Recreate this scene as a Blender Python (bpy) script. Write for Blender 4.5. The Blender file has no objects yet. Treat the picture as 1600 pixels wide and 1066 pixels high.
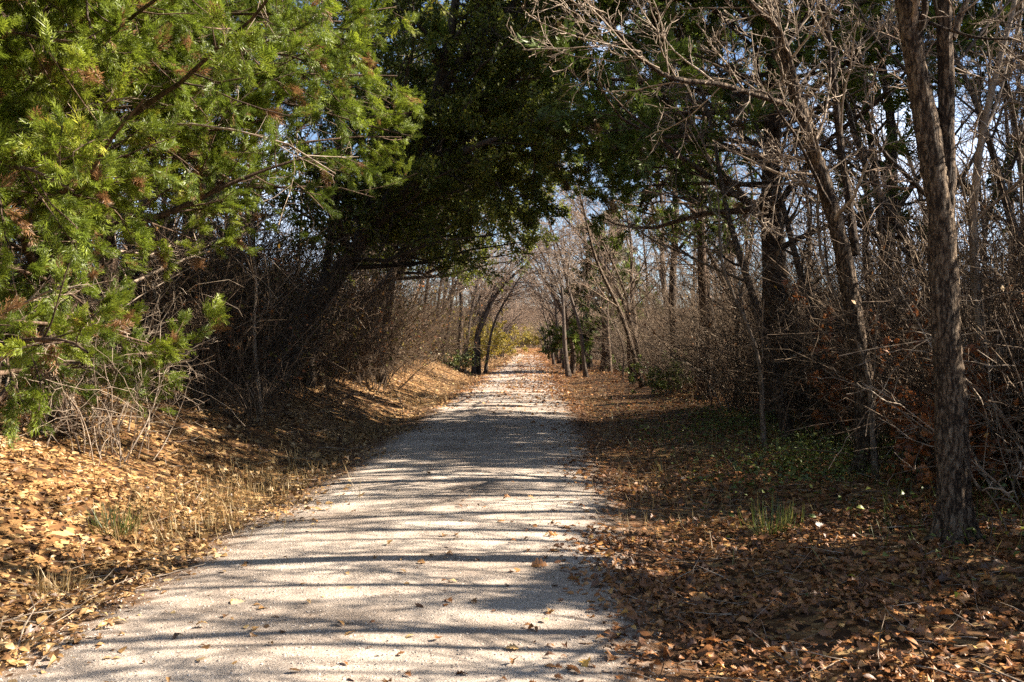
import bpy, math
import numpy as np
from mathutils import Vector

# ------------------------------------------------------------------ camera, sky, sun, exposure
scene = bpy.context.scene
col = scene.collection
R_ = math.radians
F = 1400.0                      # focal length in pixels of a 1600 px wide picture
CAMZ = 1.6
cam_d = bpy.data.cameras.new("camera")
cam_d.lens = F / 1600.0 * 36.0
cam_d.sensor_width = 36.0
cam_d.clip_start = 0.05
cam_d.clip_end = 3000.0
cam = bpy.data.objects.new("camera", cam_d)
cam.location = (0, 0, CAMZ)
cam.rotation_euler = (R_(90), 0, 0)
col.objects.link(cam)
scene.camera = cam

SUN_EL, SUN_FWD = 37.0, 3.0     # elevation; degrees ahead of the camera's right-hand side
w = bpy.data.worlds.new("World")
scene.world = w
w.use_nodes = True
nt = w.node_tree
bg = nt.nodes["Background"]
sky = nt.nodes.new("ShaderNodeTexSky")
sky.sky_type = 'NISHITA'
sky.sun_disc = False
sky.sun_elevation = R_(SUN_EL)
sky.sun_rotation = R_(90 - SUN_FWD)
sky.air_density = .75
sky.dust_density = .4
tc = nt.nodes.new("ShaderNodeTexCoord")
cn = nt.nodes.new("ShaderNodeTexNoise")
cn.inputs["Scale"].default_value = 3.2
cn.inputs["Detail"].default_value = 6
cr = nt.nodes.new("ShaderNodeValToRGB")
cr.color_ramp.elements[0].position = 0.52
cr.color_ramp.elements[1].position = 0.70
mx = nt.nodes.new("ShaderNodeMixRGB")
mx.inputs[2].default_value = (8.0, 9.2, 11.5, 1)
nt.links.new(tc.outputs["Generated"], cn.inputs["Vector"])
nt.links.new(cn.outputs["Fac"], cr.inputs["Fac"])
nt.links.new(cr.outputs["Color"], mx.inputs[0])
nt.links.new(sky.outputs["Color"], mx.inputs[1])
nt.links.new(mx.outputs["Color"], bg.inputs["Color"])
bg.inputs["Strength"].default_value = 0.05

sun_d = bpy.data.lights.new("sun", 'SUN')
sun_d.energy = 5.0
sun_d.angle = R_(0.5)
sun_d.color = (1.0, 0.875, 0.72)
sun = bpy.data.objects.new("sun", sun_d)
SDIR = Vector((math.cos(R_(SUN_EL)) * math.cos(R_(SUN_FWD)), math.cos(R_(SUN_EL)) * math.sin(R_(SUN_FWD)), math.sin(R_(SUN_EL))))
sun.rotation_euler = SDIR.to_track_quat('Z', 'Y').to_euler()
sun.location = (30, 4, 30)
col.objects.link(sun)

scene.view_settings.view_transform = 'Standard'
scene.view_settings.look = 'None'
scene.view_settings.exposure = 2.15
scene.view_settings.gamma = 1.0
cy = scene.cycles
cy.use_denoising = False
cy.max_bounces = 5
cy.diffuse_bounces = 2
cy.glossy_bounces = 2
cy.transmission_bounces = 3
cy.transparent_max_bounces = 4
cy.caustics_reflective = False
cy.caustics_refractive = False
cy.sample_clamp_indirect = 6.0

# ------------------------------------------------------------------ helpers
rng = np.random.default_rng(11)
def norm(v): return v / np.maximum(np.linalg.norm(v, axis=-1, keepdims=True), 1e-9)
def sstep(a, b, x):
    t = np.clip((x - a) / (b - a), 0, 1)
    return t * t * (3 - 2 * t)
def at(px, py, Y):              # a point Y metres ahead, from its place on a 1600 x 1066 view
    return np.array([(px - 800) * Y / F, Y, CAMZ + (533 - py) * Y / F])

_ph = np.random.default_rng(5).uniform(0, 6.28, (24, 2))
_an = np.random.default_rng(6).uniform(0, 6.28, 24)
def wob(x, y, s, o=0):          # smooth noise from a few sines, about -1..1
    r = 0
    for i in range(6):
        k = s * (0.6 + 0.35 * i)
        a = _an[(i + o) % 24]
        r = r + np.sin(k * (x * np.cos(a) + y * np.sin(a)) + _ph[(i + o) % 24, 0]) * (1 / (1 + .4 * i))
    return r / 2.6
_cy = [-60, -10, 0, 4.2, 6.1, 7.1, 9.2, 14, 20, 31, 53, 97, 149, 400]
_cx = [-2.4, -1.5, -1.2, -.93, -.78, -.70, -.58, -.42, -.22, .12, .62, 1.6, 2.95, 9.7]
def centre(Y): return np.interp(Y, _cy, _cx) + .0035 * np.maximum(np.minimum(Y, 320) - 165, 0) ** 2
def H(X, Y):                    # height of the ground
    X = np.asarray(X, float); Y = np.asarray(Y, float)
    u = X - centre(np.clip(Y, 0, 400))
    left = sstep(1.9, 5.4, -u) * .92 + sstep(6, 16, -u) * 0.5 - 0.07 * np.exp(-((u + 2.15) / .45) ** 2)
    right = sstep(2.2, 5.0, u) * 0.10 + sstep(6, 18, u) * 0.35 - 0.06 * np.exp(-((u - 2.2) / .5) ** 2)
    left = left * (1 - .9 * sstep(95, 160, Y))
    right = right + sstep(250, 340, Y) * 14
    n = wob(X, Y, 1.3) * 0.07 + wob(X, Y, 4.1, 5) * 0.02
    return left + right + n * sstep(1.6, 2.6, np.abs(u)) + 0.012 * wob(X, Y, 2.0, 9) * (np.abs(u) < 2.6) \
        + 0.035 * (1 - np.clip(np.abs(u) / 1.7, 0, 1) ** 2)

class G:
    def __init__(s): s.V, s.Q, s.A, s.n, s.MI, s.cur = [], [], [], 0, [], 0
    def add(s, V, Q, A):
        V = V.reshape(-1, 3); s.V.append(V); s.Q.append(Q.reshape(-1, 4) + s.n); s.A.append(np.broadcast_to(A, (len(V),)) if np.ndim(A) == 0 else A.reshape(-1)); s.n += len(V); s.MI.append(np.full(Q.size // 4, s.cur))
    def tubes(s, P, R, sides=3, rnd=None, rad_mod=None):
        P = np.asarray(P, float); R = np.asarray(R, float)
        if P.ndim == 2: P = P[None]; R = R[None]
        B, K = R.shape
        T = norm(np.gradient(P, axis=1))
        m = norm(P[:, -1] - P[:, 0])
        ref = np.where(np.abs(m[:, 2:3]) > .75, np.array([[1., .13, 0]]), np.array([[0, .1, 1.]]))[:, None, :]
        a = norm(np.cross(T, np.broadcast_to(ref, T.shape))); b = np.cross(T, a)
        th = np.linspace(0, 2 * np.pi, sides, endpoint=False)
        RR = R[:, :, None] * np.ones(sides)
        if rad_mod is not None: RR = RR * rad_mod(B, K, th)
        V = P[:, :, None] + RR[..., None] * (np.cos(th)[:, None] * a[:, :, None] + np.sin(th)[:, None] * b[:, :, None])
        i = (np.arange(B)[:, None, None] * K + np.arange(K - 1)[None, :, None]) * sides
        j = np.arange(sides)[None, None, :]; j2 = (j + 1) % sides
        Q = np.stack([i + j, i + j2, i + sides + j2, i + sides + j], -1)
        if rnd is None: rnd = rng.random(B)
        s.add(V, Q, np.repeat(rnd, K * sides))
    def leaves(s, T, TQ, pos, xd, nd, size, zs=None, rnd=None, ws=None):
        N = len(pos); x = norm(xd); y = norm(np.cross(nd, x)); z = np.cross(x, y)
        size = np.broadcast_to(size, (N,))
        zs = np.ones(N) if zs is None else zs
        ws = np.ones(N) if ws is None else ws
        V = pos[:, None] + size[:, None, None] * (T[None, :, 0:1] * x[:, None] + T[None, :, 1:2] * ws[:, None, None] * y[:, None] + T[None, :, 2:3] * zs[:, None, None] * z[:, None])
        Q = TQ[None] + (np.arange(N) * len(T))[:, None, None]
        if rnd is None: rnd = rng.random(N)
        s.add(V, Q, np.repeat(rnd, len(T)))
    def build(s, name, mat, parent=None, smooth=True):
        me = bpy.data.meshes.new(name)
        V = np.concatenate(s.V); Q = np.concatenate(s.Q); A = np.concatenate(s.A)
        me.vertices.add(len(V)); me.loops.add(len(Q) * 4); me.polygons.add(len(Q))
        me.vertices.foreach_set("co", V.astype(np.float32).ravel())
        me.loops.foreach_set("vertex_index", Q.astype(np.int32).ravel())
        me.polygons.foreach_set("loop_start", (np.arange(len(Q)) * 4).astype(np.int32))
        me.polygons.foreach_set("loop_total", np.full(len(Q), 4, np.int32))
        me.polygons.foreach_set("use_smooth", np.full(len(Q), smooth, bool))
        at_ = me.attributes.new("rnd", 'FLOAT', 'POINT'); at_.data.foreach_set("value", A.astype(np.float32))
        me.update(calc_edges=True)
        for mm in (mat if isinstance(mat, list) else [mat]): me.materials.append(mm)
        if isinstance(mat, list): me.polygons.foreach_set("material_index", np.concatenate(s.MI).astype(np.int32))
        o = bpy.data.objects.new(name, me); col.objects.link(o)
        if parent is not None: o.parent = parent
        return o

def tag(o, label=None, cat=None, group=None, kind=None):
    if label: o["label"] = label
    if cat: o["category"] = cat
    if group: o["group"] = group
    if kind: o["kind"] = kind
    return o
def empty(name, loc=(0, 0, 0)):
    o = bpy.data.objects.new(name, None); o.empty_display_size = .3; o.location = loc; col.objects.link(o); return o
def copy_tree(o, parent=None):
    c = o.copy(); col.objects.link(c)
    if parent is not None: c.parent = parent
    for ch in o.children: copy_tree(ch, c)
    return c

def grow(P, R, n, t0, t1, L, ang, wobble, up, K, ratio=.55, rtip=.004, bias=None, biasw=0., tpow=1., lfall=.5):
    """n side branches on every branch of (P, R): returns their points and radii."""
    B, K0 = R.shape
    n_ = B * n
    idx = np.repeat(np.arange(B), n)
    t = t0 + (t1 - t0) * ((np.tile(np.arange(n), B) + rng.random(n_)) / n) ** tpow
    f = np.clip(t, 0, .9999) * (K0 - 1); i = f.astype(int); fr = (f - i)[:, None]
    p = P[idx, i] * (1 - fr) + P[idx, i + 1] * fr
    tan = norm(P[idx, i + 1] - P[idx, i])
    r = R[idx, i] * (1 - fr[:, 0]) + R[idx, i + 1] * fr[:, 0]
    perp = norm(np.cross(tan, rng.normal(size=(n_, 3))))
    a = np.radians(rng.normal(ang, ang * .22, n_))[:, None]
    d = np.cos(a) * tan + np.sin(a) * perp
    if bias is not None: d = norm(d + np.asarray(bias) * biasw)
    Ls = np.broadcast_to(L, (B,))[idx] * (1 - lfall * t) * rng.uniform(.55, 1.2, n_)
    pts = np.empty((n_, K, 3)); pts[:, 0] = p
    st = (Ls / (K - 1))[:, None]
    for k in range(1, K):
        d = norm(d + rng.normal(size=(n_, 3)) * wobble + np.array([0, 0, up]))
        pts[:, k] = pts[:, k - 1] + d * st
    r0 = np.maximum(r * ratio * rng.uniform(.7, 1.1, n_), rtip)
    rr = r0[:, None] * (1 - np.linspace(0, 1, K) ** .8)[None] + rtip * np.linspace(.0, 1, K)[None]
    rr = np.maximum(rr, rtip * .7)
    return pts, rr
def lens(P): return np.linalg.norm(np.diff(P, axis=1), axis=2).sum(1)
def path(pts, K, jit=0.):       # a smooth path through a few points
    pts = np.array(pts, float); n = len(pts)
    t = np.linspace(0, n - 1, K); i = np.clip(t.astype(int), 0, n - 2); f = (t - i)[:, None]
    p0 = pts[np.clip(i - 1, 0, n - 1)]; p1 = pts[i]; p2 = pts[i + 1]; p3 = pts[np.clip(i + 2, 0, n - 1)]
    q = .5 * ((2 * p1) + (p2 - p0) * f + (2 * p0 - 5 * p1 + 4 * p2 - p3) * f ** 2 + (3 * p1 - p0 - 3 * p2 + p3) * f ** 3)
    if jit: q = q + np.cumsum(rng.normal(size=q.shape), 0) * jit * .3
    return q
def bark_mod(ph, n=9, amp=.09, zs=5.):
    def f(B, K, th):
        z = np.linspace(0, 1, K)[None, :, None] * K * .12
        a = th[None, None, :]
        r = np.abs(np.sin(n * .5 * a + 1.3 * np.sin(zs * z + ph) + .8 * np.sin(2.3 * zs * z + 2 * a + ph)))
        return 1 - amp + 2 * amp * r ** .7 * 1. + .05 * np.sin(2 * a + z * 2 + ph) + .04 * np.sin(3 * a - z * 3.1) + rng.normal(size=(B, K, len(th))) * amp * .25
    return f

# ------------------------------------------------------------------ materials
def newmat(name):
    m = bpy.data.materials.new(name); m.use_nodes = True; t = m.node_tree; t.nodes.clear()
    return m, t, t.nodes.new("ShaderNodeOutputMaterial")
def ramp(t, stops, interp='LINEAR'):
    r = t.nodes.new("ShaderNodeValToRGB"); cr = r.color_ramp; cr.interpolation = interp
    while len(cr.elements) < len(stops): cr.elements.new(.5)
    for e, (p, c) in zip(cr.elements, stops): e.position = p; e.color = (*c, 1)
    return r
def leaf_mat(name, stops, trans=.35, gloss=.06, rough=.45):
    m, t, out = newmat(name); N, L = t.nodes, t.links
    a = N.new("ShaderNodeAttribute"); a.attribute_name = "rnd"
    r = ramp(t, stops); L.new(a.outputs["Fac"], r.inputs["Fac"])
    d = N.new("ShaderNodeBsdfDiffuse"); tr = N.new("ShaderNodeBsdfTranslucent"); g = N.new("ShaderNodeBsdfGlossy")
    g.inputs["Roughness"].default_value = rough; g.inputs["Color"].default_value = (.9, .9, .9, 1)
    L.new(r.outputs["Color"], d.inputs["Color"]); L.new(r.outputs["Color"], tr.inputs["Color"])
    m1 = N.new("ShaderNodeMixShader"); m1.inputs[0].default_value = trans
    L.new(d.outputs[0], m1.inputs[1]); L.new(tr.outputs[0], m1.inputs[2])
    m2 = N.new("ShaderNodeMixShader"); m2.inputs[0].default_value = gloss
    L.new(m1.outputs[0], m2.inputs[1]); L.new(g.outputs[0], m2.inputs[2])
    L.new(m2.outputs[0], out.inputs[0])
    return m
def bark_mat(name, c0, c1, c2, scale=14., stretch=.18, bump=.6, dist=.02, detail=True, cracks=0):
    m, t, out = newmat(name); N, L = t.nodes, t.links
    tc = N.new("ShaderNodeTexCoord"); mp = N.new("ShaderNodeMapping"); mp.inputs["Scale"].default_value = (1, 1, stretch)
    L.new(tc.outputs["Object"], mp.inputs["Vector"])
    n1 = N.new("ShaderNodeTexNoise"); n1.inputs["Scale"].default_value = scale; n1.inputs["Detail"].default_value = 8; n1.inputs["Roughness"].default_value = .72
    L.new(mp.outputs[0], n1.inputs["Vector"])
    a = N.new("ShaderNodeAttribute"); a.attribute_name = "rnd"
    ad = N.new("ShaderNodeMath"); ad.operation = 'MULTIPLY_ADD'; ad.inputs[1].default_value = .16
    L.new(a.outputs["Fac"], ad.inputs[0]); L.new(n1.outputs["Fac"], ad.inputs[2])
    hsrc = n1.outputs["Fac"]
    if cracks:
        mp2 = N.new("ShaderNodeMapping"); mp2.inputs["Scale"].default_value = (1, 1, .17); L.new(tc.outputs["Object"], mp2.inputs["Vector"])
        nw = N.new("ShaderNodeTexNoise"); nw.inputs["Scale"].default_value = 12; L.new(tc.outputs["Object"], nw.inputs["Vector"])
        mw = N.new("ShaderNodeMixRGB"); mw.inputs[0].default_value = .06; L.new(mp2.outputs[0], mw.inputs[1]); L.new(nw.outputs["Color"], mw.inputs[2])
        vo = N.new("ShaderNodeTexVoronoi"); vo.feature = 'DISTANCE_TO_EDGE'; vo.inputs["Scale"].default_value = cracks; L.new(mw.outputs[0], vo.inputs["Vector"])
        mr = N.new("ShaderNodeMapRange"); mr.inputs[1].default_value = 0; mr.inputs[2].default_value = .22; mr.inputs[3].default_value = -.15; mr.inputs[4].default_value = .06; L.new(vo.outputs["Distance"], mr.inputs[0])
        a2 = N.new("ShaderNodeMath"); L.new(ad.outputs[0], a2.inputs[0]); L.new(mr.outputs[0], a2.inputs[1]); ad = a2
        hs = N.new("ShaderNodeMath"); L.new(n1.outputs["Fac"], hs.inputs[0]); L.new(mr.outputs[0], hs.inputs[1]); hsrc = hs.outputs[0]
    r = ramp(t, [(.46, c0), (.60, c1), (.80, c2)]); L.new(ad.outputs[0], r.inputs["Fac"])
    b = N.new("ShaderNodeBsdfPrincipled"); b.inputs["Roughness"].default_value = .88; b.inputs["Specular IOR Level"].default_value = .25
    L.new(r.outputs["Color"], b.inputs["Base Color"])
    if detail:
        bp = N.new("ShaderNodeBump"); bp.inputs["Strength"].default_value = bump; bp.inputs["Distance"].default_value = dist
        L.new(hsrc, bp.inputs["Height"]); L.new(bp.outputs[0], b.inputs["Normal"])
    L.new(b.outputs[0], out.inputs[0])
    return m

M = {}
M['bark'] = bark_mat("furrowed_bark", (.034, .023, .016), (.145, .102, .068), (.33, .255, .18), 38, .3, 1., .06, cracks=26)
M['bark_grey'] = bark_mat("grey_bark", (.06, .046, .035), (.20, .155, .115), (.40, .33, .255), 26, .25, .9, .03)
M['bark_dark'] = bark_mat("dark_bark", (.022, .017, .013), (.065, .05, .038), (.13, .10, .08), 22, .2, .8, .02)
M['bark_cedar'] = bark_mat("cedar_bark", (.03, .02, .014), (.09, .058, .038), (.22, .155, .11), 30, .06, .8, .02)
M['twig'] = bark_mat("pale_twig", (.12, .09, .065), (.30, .235, .175), (.50, .43, .345), 9, 1, detail=False)
M['twig_brown'] = bark_mat("brown_twig", (.045, .031, .021), (.125, .088, .058), (.30, .225, .15), 9, 1, detail=False)
M['twig_far'] = bark_mat("rosy_twig", (.13, .09, .065), (.30, .215, .155), (.48, .38, .29), 9, 1, detail=False)
M['cedar_sunny'] = leaf_mat("sunlit_cedar", [(0, (.05, .08, .013)), (.35, (.13, .185, .02)), (.7, (.26, .32, .03)), (.92, (.42, .415, .05)), (.94, (.34, .22, .09)), (1, (.26, .14, .06))], .45, .03)  # foliage colour lightened to carry sunlight, above the cedar's own green
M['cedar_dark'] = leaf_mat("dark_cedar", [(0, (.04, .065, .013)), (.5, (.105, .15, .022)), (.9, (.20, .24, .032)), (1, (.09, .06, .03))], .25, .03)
M['oak_leaf'] = leaf_mat("evergreen_oak_leaf", [(0, (.045, .065, .012)), (.5, (.115, .14, .02)), (.85, (.22, .235, .03)), (1, (.32, .24, .04))], .52, .025, .5)
M['rust_leaf'] = leaf_mat("rust_leaf", [(0, (.14, .05, .018)), (.5, (.34, .115, .032)), (1, (.52, .22, .07))], .4, .04)
M['gold_leaf'] = leaf_mat("gold_leaf", [(0, (.13, .13, .02)), (.5, (.30, .24, .03)), (1, (.42, .30, .05))], .45, .03)
M['olive_leaf'] = leaf_mat('olive_leaf', [(0, (.06, .07, .02)), (.35, (.14, .14, .03)), (.6, (.26, .20, .05)), (1, (.30, .15, .05))], .4, .03)
M['ivy_leaf'] = leaf_mat("ground_cover_leaf", [(0, (.05, .075, .015)), (.6, (.12, .17, .03)), (1, (.24, .26, .05))], .3, .05)
M['litter'] = leaf_mat("fallen_leaf", [(0, (.05, .026, .013)), (.2, (.13, .066, .03)), (.45, (.31, .17, .062)), (.72, (.49, .315, .135)), (.95, (.60, .46, .27)), (1, (.58, .38, .09))], .22, .05, .5)
M['litter_red'] = leaf_mat("fallen_oak_leaf", [(0, (.05, .024, .012)), (.25, (.14, .06, .024)), (.6, (.31, .13, .04)), (.9, (.47, .24, .085)), (1, (.56, .36, .08))], .22, .05, .5)
M['dry_grass'] = leaf_mat("dry_grass", [(0, (.20, .13, .05)), (.6, (.38, .27, .12)), (1, (.52, .42, .22))], .3, .03)
M['green_grass'] = leaf_mat("green_grass", [(0, (.06, .10, .02)), (.6, (.13, .17, .035)), (1, (.33, .27, .09))], .35, .04)

def ground_mat():
    m, t, out = newmat("leaf_littered_soil"); N, L = t.nodes, t.links
    tc = N.new("ShaderNodeTexCoord")
    n0 = N.new("ShaderNodeTexNoise"); n0.inputs["Scale"].default_value = 6; n0.inputs["Detail"].default_value = 4
    L.new(tc.outputs["Object"], n0.inputs["Vector"])
    mxv = N.new("ShaderNodeMixRGB"); mxv.inputs[0].default_value = .12
    L.new(tc.outputs["Object"], mxv.inputs[1]); L.new(n0.outputs["Color"], mxv.inputs[2])
    v = N.new("ShaderNodeTexVoronoi"); v.inputs["Scale"].default_value = 16
    L.new(mxv.outputs[0], v.inputs["Vector"])
    sp = N.new("ShaderNodeSeparateColor"); L.new(v.outputs["Color"], sp.inputs[0])
    r = ramp(t, [(0, (.03, .017, .01)), (.3, (.09, .046, .021)), (.6, (.20, .105, .042)), (.85, (.32, .19, .08)), (1, (.44, .31, .15))])
    L.new(sp.outputs[0], r.inputs["Fac"])
    n2 = N.new("ShaderNodeTexNoise"); n2.inputs["Scale"].default_value = .35; n2.inputs["Detail"].default_value = 5
    L.new(tc.outputs["Object"], n2.inputs["Vector"])
    r2 = ramp(t, [(.4, (.62, .62, .62)), (.62, (1.05, 1.02, .98))]); L.new(n2.outputs["Fac"], r2.inputs["Fac"])
    mu = N.new("ShaderNodeMixRGB"); mu.blend_type = 'MULTIPLY'; mu.inputs[0].default_value = 1
    L.new(r.outputs[0], mu.inputs[1]); L.new(r2.outputs[0], mu.inputs[2])
    b = N.new("ShaderNodeBsdfPrincipled"); b.inputs["Roughness"].default_value = .9; b.inputs["Specular IOR Level"].default_value = .2
    L.new(mu.outputs[0], b.inputs["Base Color"])
    bp = N.new("ShaderNodeBump"); bp.inputs["Strength"].default_value = 1; bp.inputs["Distance"].default_value = .03
    L.new(sp.outputs[1], bp.inputs["Height"]); L.new(bp.outputs[0], b.inputs["Normal"])
    L.new(b.outputs[0], out.inputs[0]); return m
def trail_mat():
    m, t, out = newmat("crushed_limestone"); N, L = t.nodes, t.links
    tc = N.new("ShaderNodeTexCoord")
    def noise(s, d, r=.5):
        n = N.new("ShaderNodeTexNoise"); n.inputs["Scale"].default_value = s; n.inputs["Detail"].default_value = d; n.inputs["Roughness"].default_value = r
        L.new(tc.outputs["Object"], n.inputs["Vector"]); return n
    big = noise(.9, 6, .6); fine = noise(70, 5, .75); mid = noise(9, 6, .7)
    c1 = ramp(t, [(.3, (.27, .22, .18)), (.5, (.43, .37, .315)), (.7, (.56, .50, .435))]); L.new(big.outputs["Fac"], c1.inputs["Fac"])
    c2 = ramp(t, [(.30, (.38, .35, .32)), (.46, (.9, .88, .86)), (.7, (1.2, 1.2, 1.2))]); L.new(fine.outputs["Fac"], c2.inputs["Fac"])
    mu = N.new("ShaderNodeMixRGB"); mu.blend_type = 'MULTIPLY'; mu.inputs[0].default_value = 1
    L.new(c1.outputs[0], mu.inputs[1]); L.new(c2.outputs[0], mu.inputs[2])
    a = N.new("ShaderNodeAttribute"); a.attribute_name = "rnd"          # 0 on the trail, 1 at its worn edges
    ad = N.new("ShaderNodeMath"); ad.operation = 'MULTIPLY_ADD'; ad.inputs[1].default_value = .9; L.new(mid.outputs["Fac"], ad.inputs[0]); L.new(a.outputs["Fac"], ad.inputs[2])
    e = ramp(t, [(.72, (0, 0, 0)), (1.0, (1, 1, 1))]); L.new(ad.outputs[0], e.inputs["Fac"])
    dirt = N.new("ShaderNodeMixRGB"); dirt.inputs[2].default_value = (.15, .085, .045, 1)
    L.new(e.outputs[0], dirt.inputs[0]); L.new(mu.outputs[0], dirt.inputs[1])
    b = N.new("ShaderNodeBsdfPrincipled"); b.inputs["Roughness"].default_value = .92; b.inputs["Specular IOR Level"].default_value = .2
    L.new(dirt.outputs[0], b.inputs["Base Color"])
    ba = N.new("ShaderNodeMath"); ba.operation = 'MULTIPLY_ADD'; ba.inputs[1].default_value = .5; L.new(fine.outputs["Fac"], ba.inputs[0]); L.new(mid.outputs["Fac"], ba.inputs[2])
    bp = N.new("ShaderNodeBump"); bp.inputs["Strength"].default_value = .9; bp.inputs["Distance"].default_value = .03
    L.new(ba.outputs[0], bp.inputs["Height"]); L.new(bp.outputs[0], b.inputs["Normal"])
    L.new(b.outputs[0], out.inputs[0]); return m
M['ground'] = ground_mat(); M['trail'] = trail_mat()
M['stone'] = bark_mat("limestone_chip", (.16, .13, .11), (.45, .39, .33), (.66, .60, .53), 30, 1, detail=False)

# ------------------------------------------------------------------ ground and trail
def sheet(xs, ys, zf, af):
    X, Y = np.meshgrid(xs, ys)
    if callable(zf): Z = zf(X, Y)
    V = np.stack([X, Y, Z], -1); nx, ny = len(xs), len(ys)
    i = np.arange(ny - 1)[:, None] * nx + np.arange(nx - 1)[None]
    Q = np.stack([i, i + 1, i + nx + 1, i + nx], -1)
    g = G(); g.add(V, Q, af(X, Y)); return g
xs = np.concatenate([-np.geomspace(400, 12, 40), np.linspace(-11.6, 11.6, 130), np.geomspace(12, 400, 40)])
ys = np.concatenate([np.linspace(-60, 1.5, 20), np.linspace(2, 30, 150), np.geomspace(30.5, 900, 110)])
tag(sheet(xs, ys, H, lambda X, Y: X * 0).build("ground", M['ground']), kind='structure')
us = np.linspace(-1.95, 1.95, 64); ys = np.concatenate([np.linspace(-12, 2, 12), np.linspace(2.3, 16, 200), np.geomspace(16.2, 246, 200)])
U, YY = np.meshgrid(us, ys)
wid = 1 + .06 * wob(YY * 1.3, U * .2, 1.7, 3) + .04 * wob(YY, U, 5, 7)
XX = centre(YY) + U * wid + .05 * wob(YY, U * .4, 3.0, 12)
V = np.stack([XX, YY, H(XX, YY) + .012], -1); nx = len(us)
V[:, 0, 2] -= .03; V[:, -1, 2] -= .03
i = np.arange(len(ys) - 1)[:, None] * nx + np.arange(nx - 1)[None]
g = G(); g.add(V, np.stack([i, i + 1, i + nx + 1, i + nx], -1), np.clip((np.abs(U) - 1.05) / .75, 0, 1) * .62 + .05 + .20 * np.exp(-((U - .05) / .3) ** 2) - .06 * np.exp(-((np.abs(U) - .72) / .2) ** 2))
tag(g.build("trail", M['trail']), kind='structure')

# ------------------------------------------------------------------ leaf shapes
def lobed(wp, bend=.14, cup=.35):
    n = len(wp); x = np.linspace(0, 1, n)
    z = bend * np.sin(np.pi * x)
    T = np.concatenate([np.stack([x, 0 * x, z], -1), np.stack([x - .06 * (np.array(wp) > .2), np.array(wp), z + cup * np.array(wp) ** 1.5], -1), np.stack([x + .03 * (np.array(wp) > .2), -np.array(wp), z + cup * .8 * np.array(wp) ** 1.5], -1)])
    i = np.arange(n - 1)
    Q = np.concatenate([np.stack([i, i + 1, n + i + 1, n + i], -1), np.stack([i + 1, i, 2 * n + i, 2 * n + i + 1], -1)])
    return T, Q
OAK = lobed([.015, .03, .2, .11, .36, .16, .40, .2, .22, .02], .2, .7)
OVAL = lobed([.01, .2, .30, .24, .02], .16, .6)
DIA = (np.array([[0, 0, 0], [.5, -.28, .07], [1, 0, 0], [.5, .28, .07]]), np.array([[0, 1, 2, 3]]))
BLADE = (np.array([[0, -.012, 0], [0, .012, 0], [.5, -.014, .16], [.5, .014, .16], [1, -.002, .12], [1, .002, .12]]), np.array([[0, 1, 3, 2], [2, 3, 5, 4]]))
def spray_shape(n=9, seed=1, w_=.05):
    r = np.random.default_rng(seed); V, Q = [], []
    def el(p, d, l, w):
        nrm = np.array([0, 0, 1.]); s = np.cross(nrm, d); k = len(V)
        z = r.normal() * .12
        for q in (p, p + d * l * .45 - s * w, p + d * l + np.array([0, 0, z * l]), p + d * l * .45 + s * w): V.append(q)
        Q.append([k, k + 1, k + 2, k + 3])
    for i in range(n):
        t = i / n; p = np.array([t * .8, .04 * math.sin(4 * t), .08 * math.sin(3 * t) + r.normal() * .03])
        for sgn in (-1, 1):
            a = sgn * r.uniform(.5, .95); d = np.array([math.cos(a), math.sin(a), r.normal() * .3]); d /= np.linalg.norm(d)
            l = (.48 - .28 * t) * r.uniform(.7, 1.2); el(p, d, l, w_)
            if r.random() < .55: 
                q = p + d * l * .45; a2 = a + sgn * r.uniform(-.9, -.3); d2 = np.array([math.cos(a2), math.sin(a2), r.normal() * .3]); d2 /= np.linalg.norm(d2)
                el(q, d2, l * .6, w_ * .8)
    el(np.array([.72, 0, .05]), np.array([1., 0, 0]), .28, w_)
    return np.array(V), np.array(Q)
SPRAYS = [spray_shape(9, s, .024) for s in (1, 2, 3, 4, 5)]
SPRAYS_W = [spray_shape(8, s, .046) for s in (6, 7, 8)]
SPRAY_LO = [spray_shape(4, s, .075) for s in (4, 5)]

def rand_dirs(n): return norm(rng.normal(size=(n, 3)))
def along(P, n, t0=.15, t1=1.):
    B, K = P.shape[:2]; idx = np.repeat(np.arange(B), n); t = rng.uniform(t0, t1, B * n)
    f = np.clip(t, 0, .9999) * (K - 1); i = f.astype(int); fr = (f - i)[:, None]
    return P[idx, i] * (1 - fr) + P[idx, i + 1] * fr, norm(P[idx, i + 1] - P[idx, i])

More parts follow.
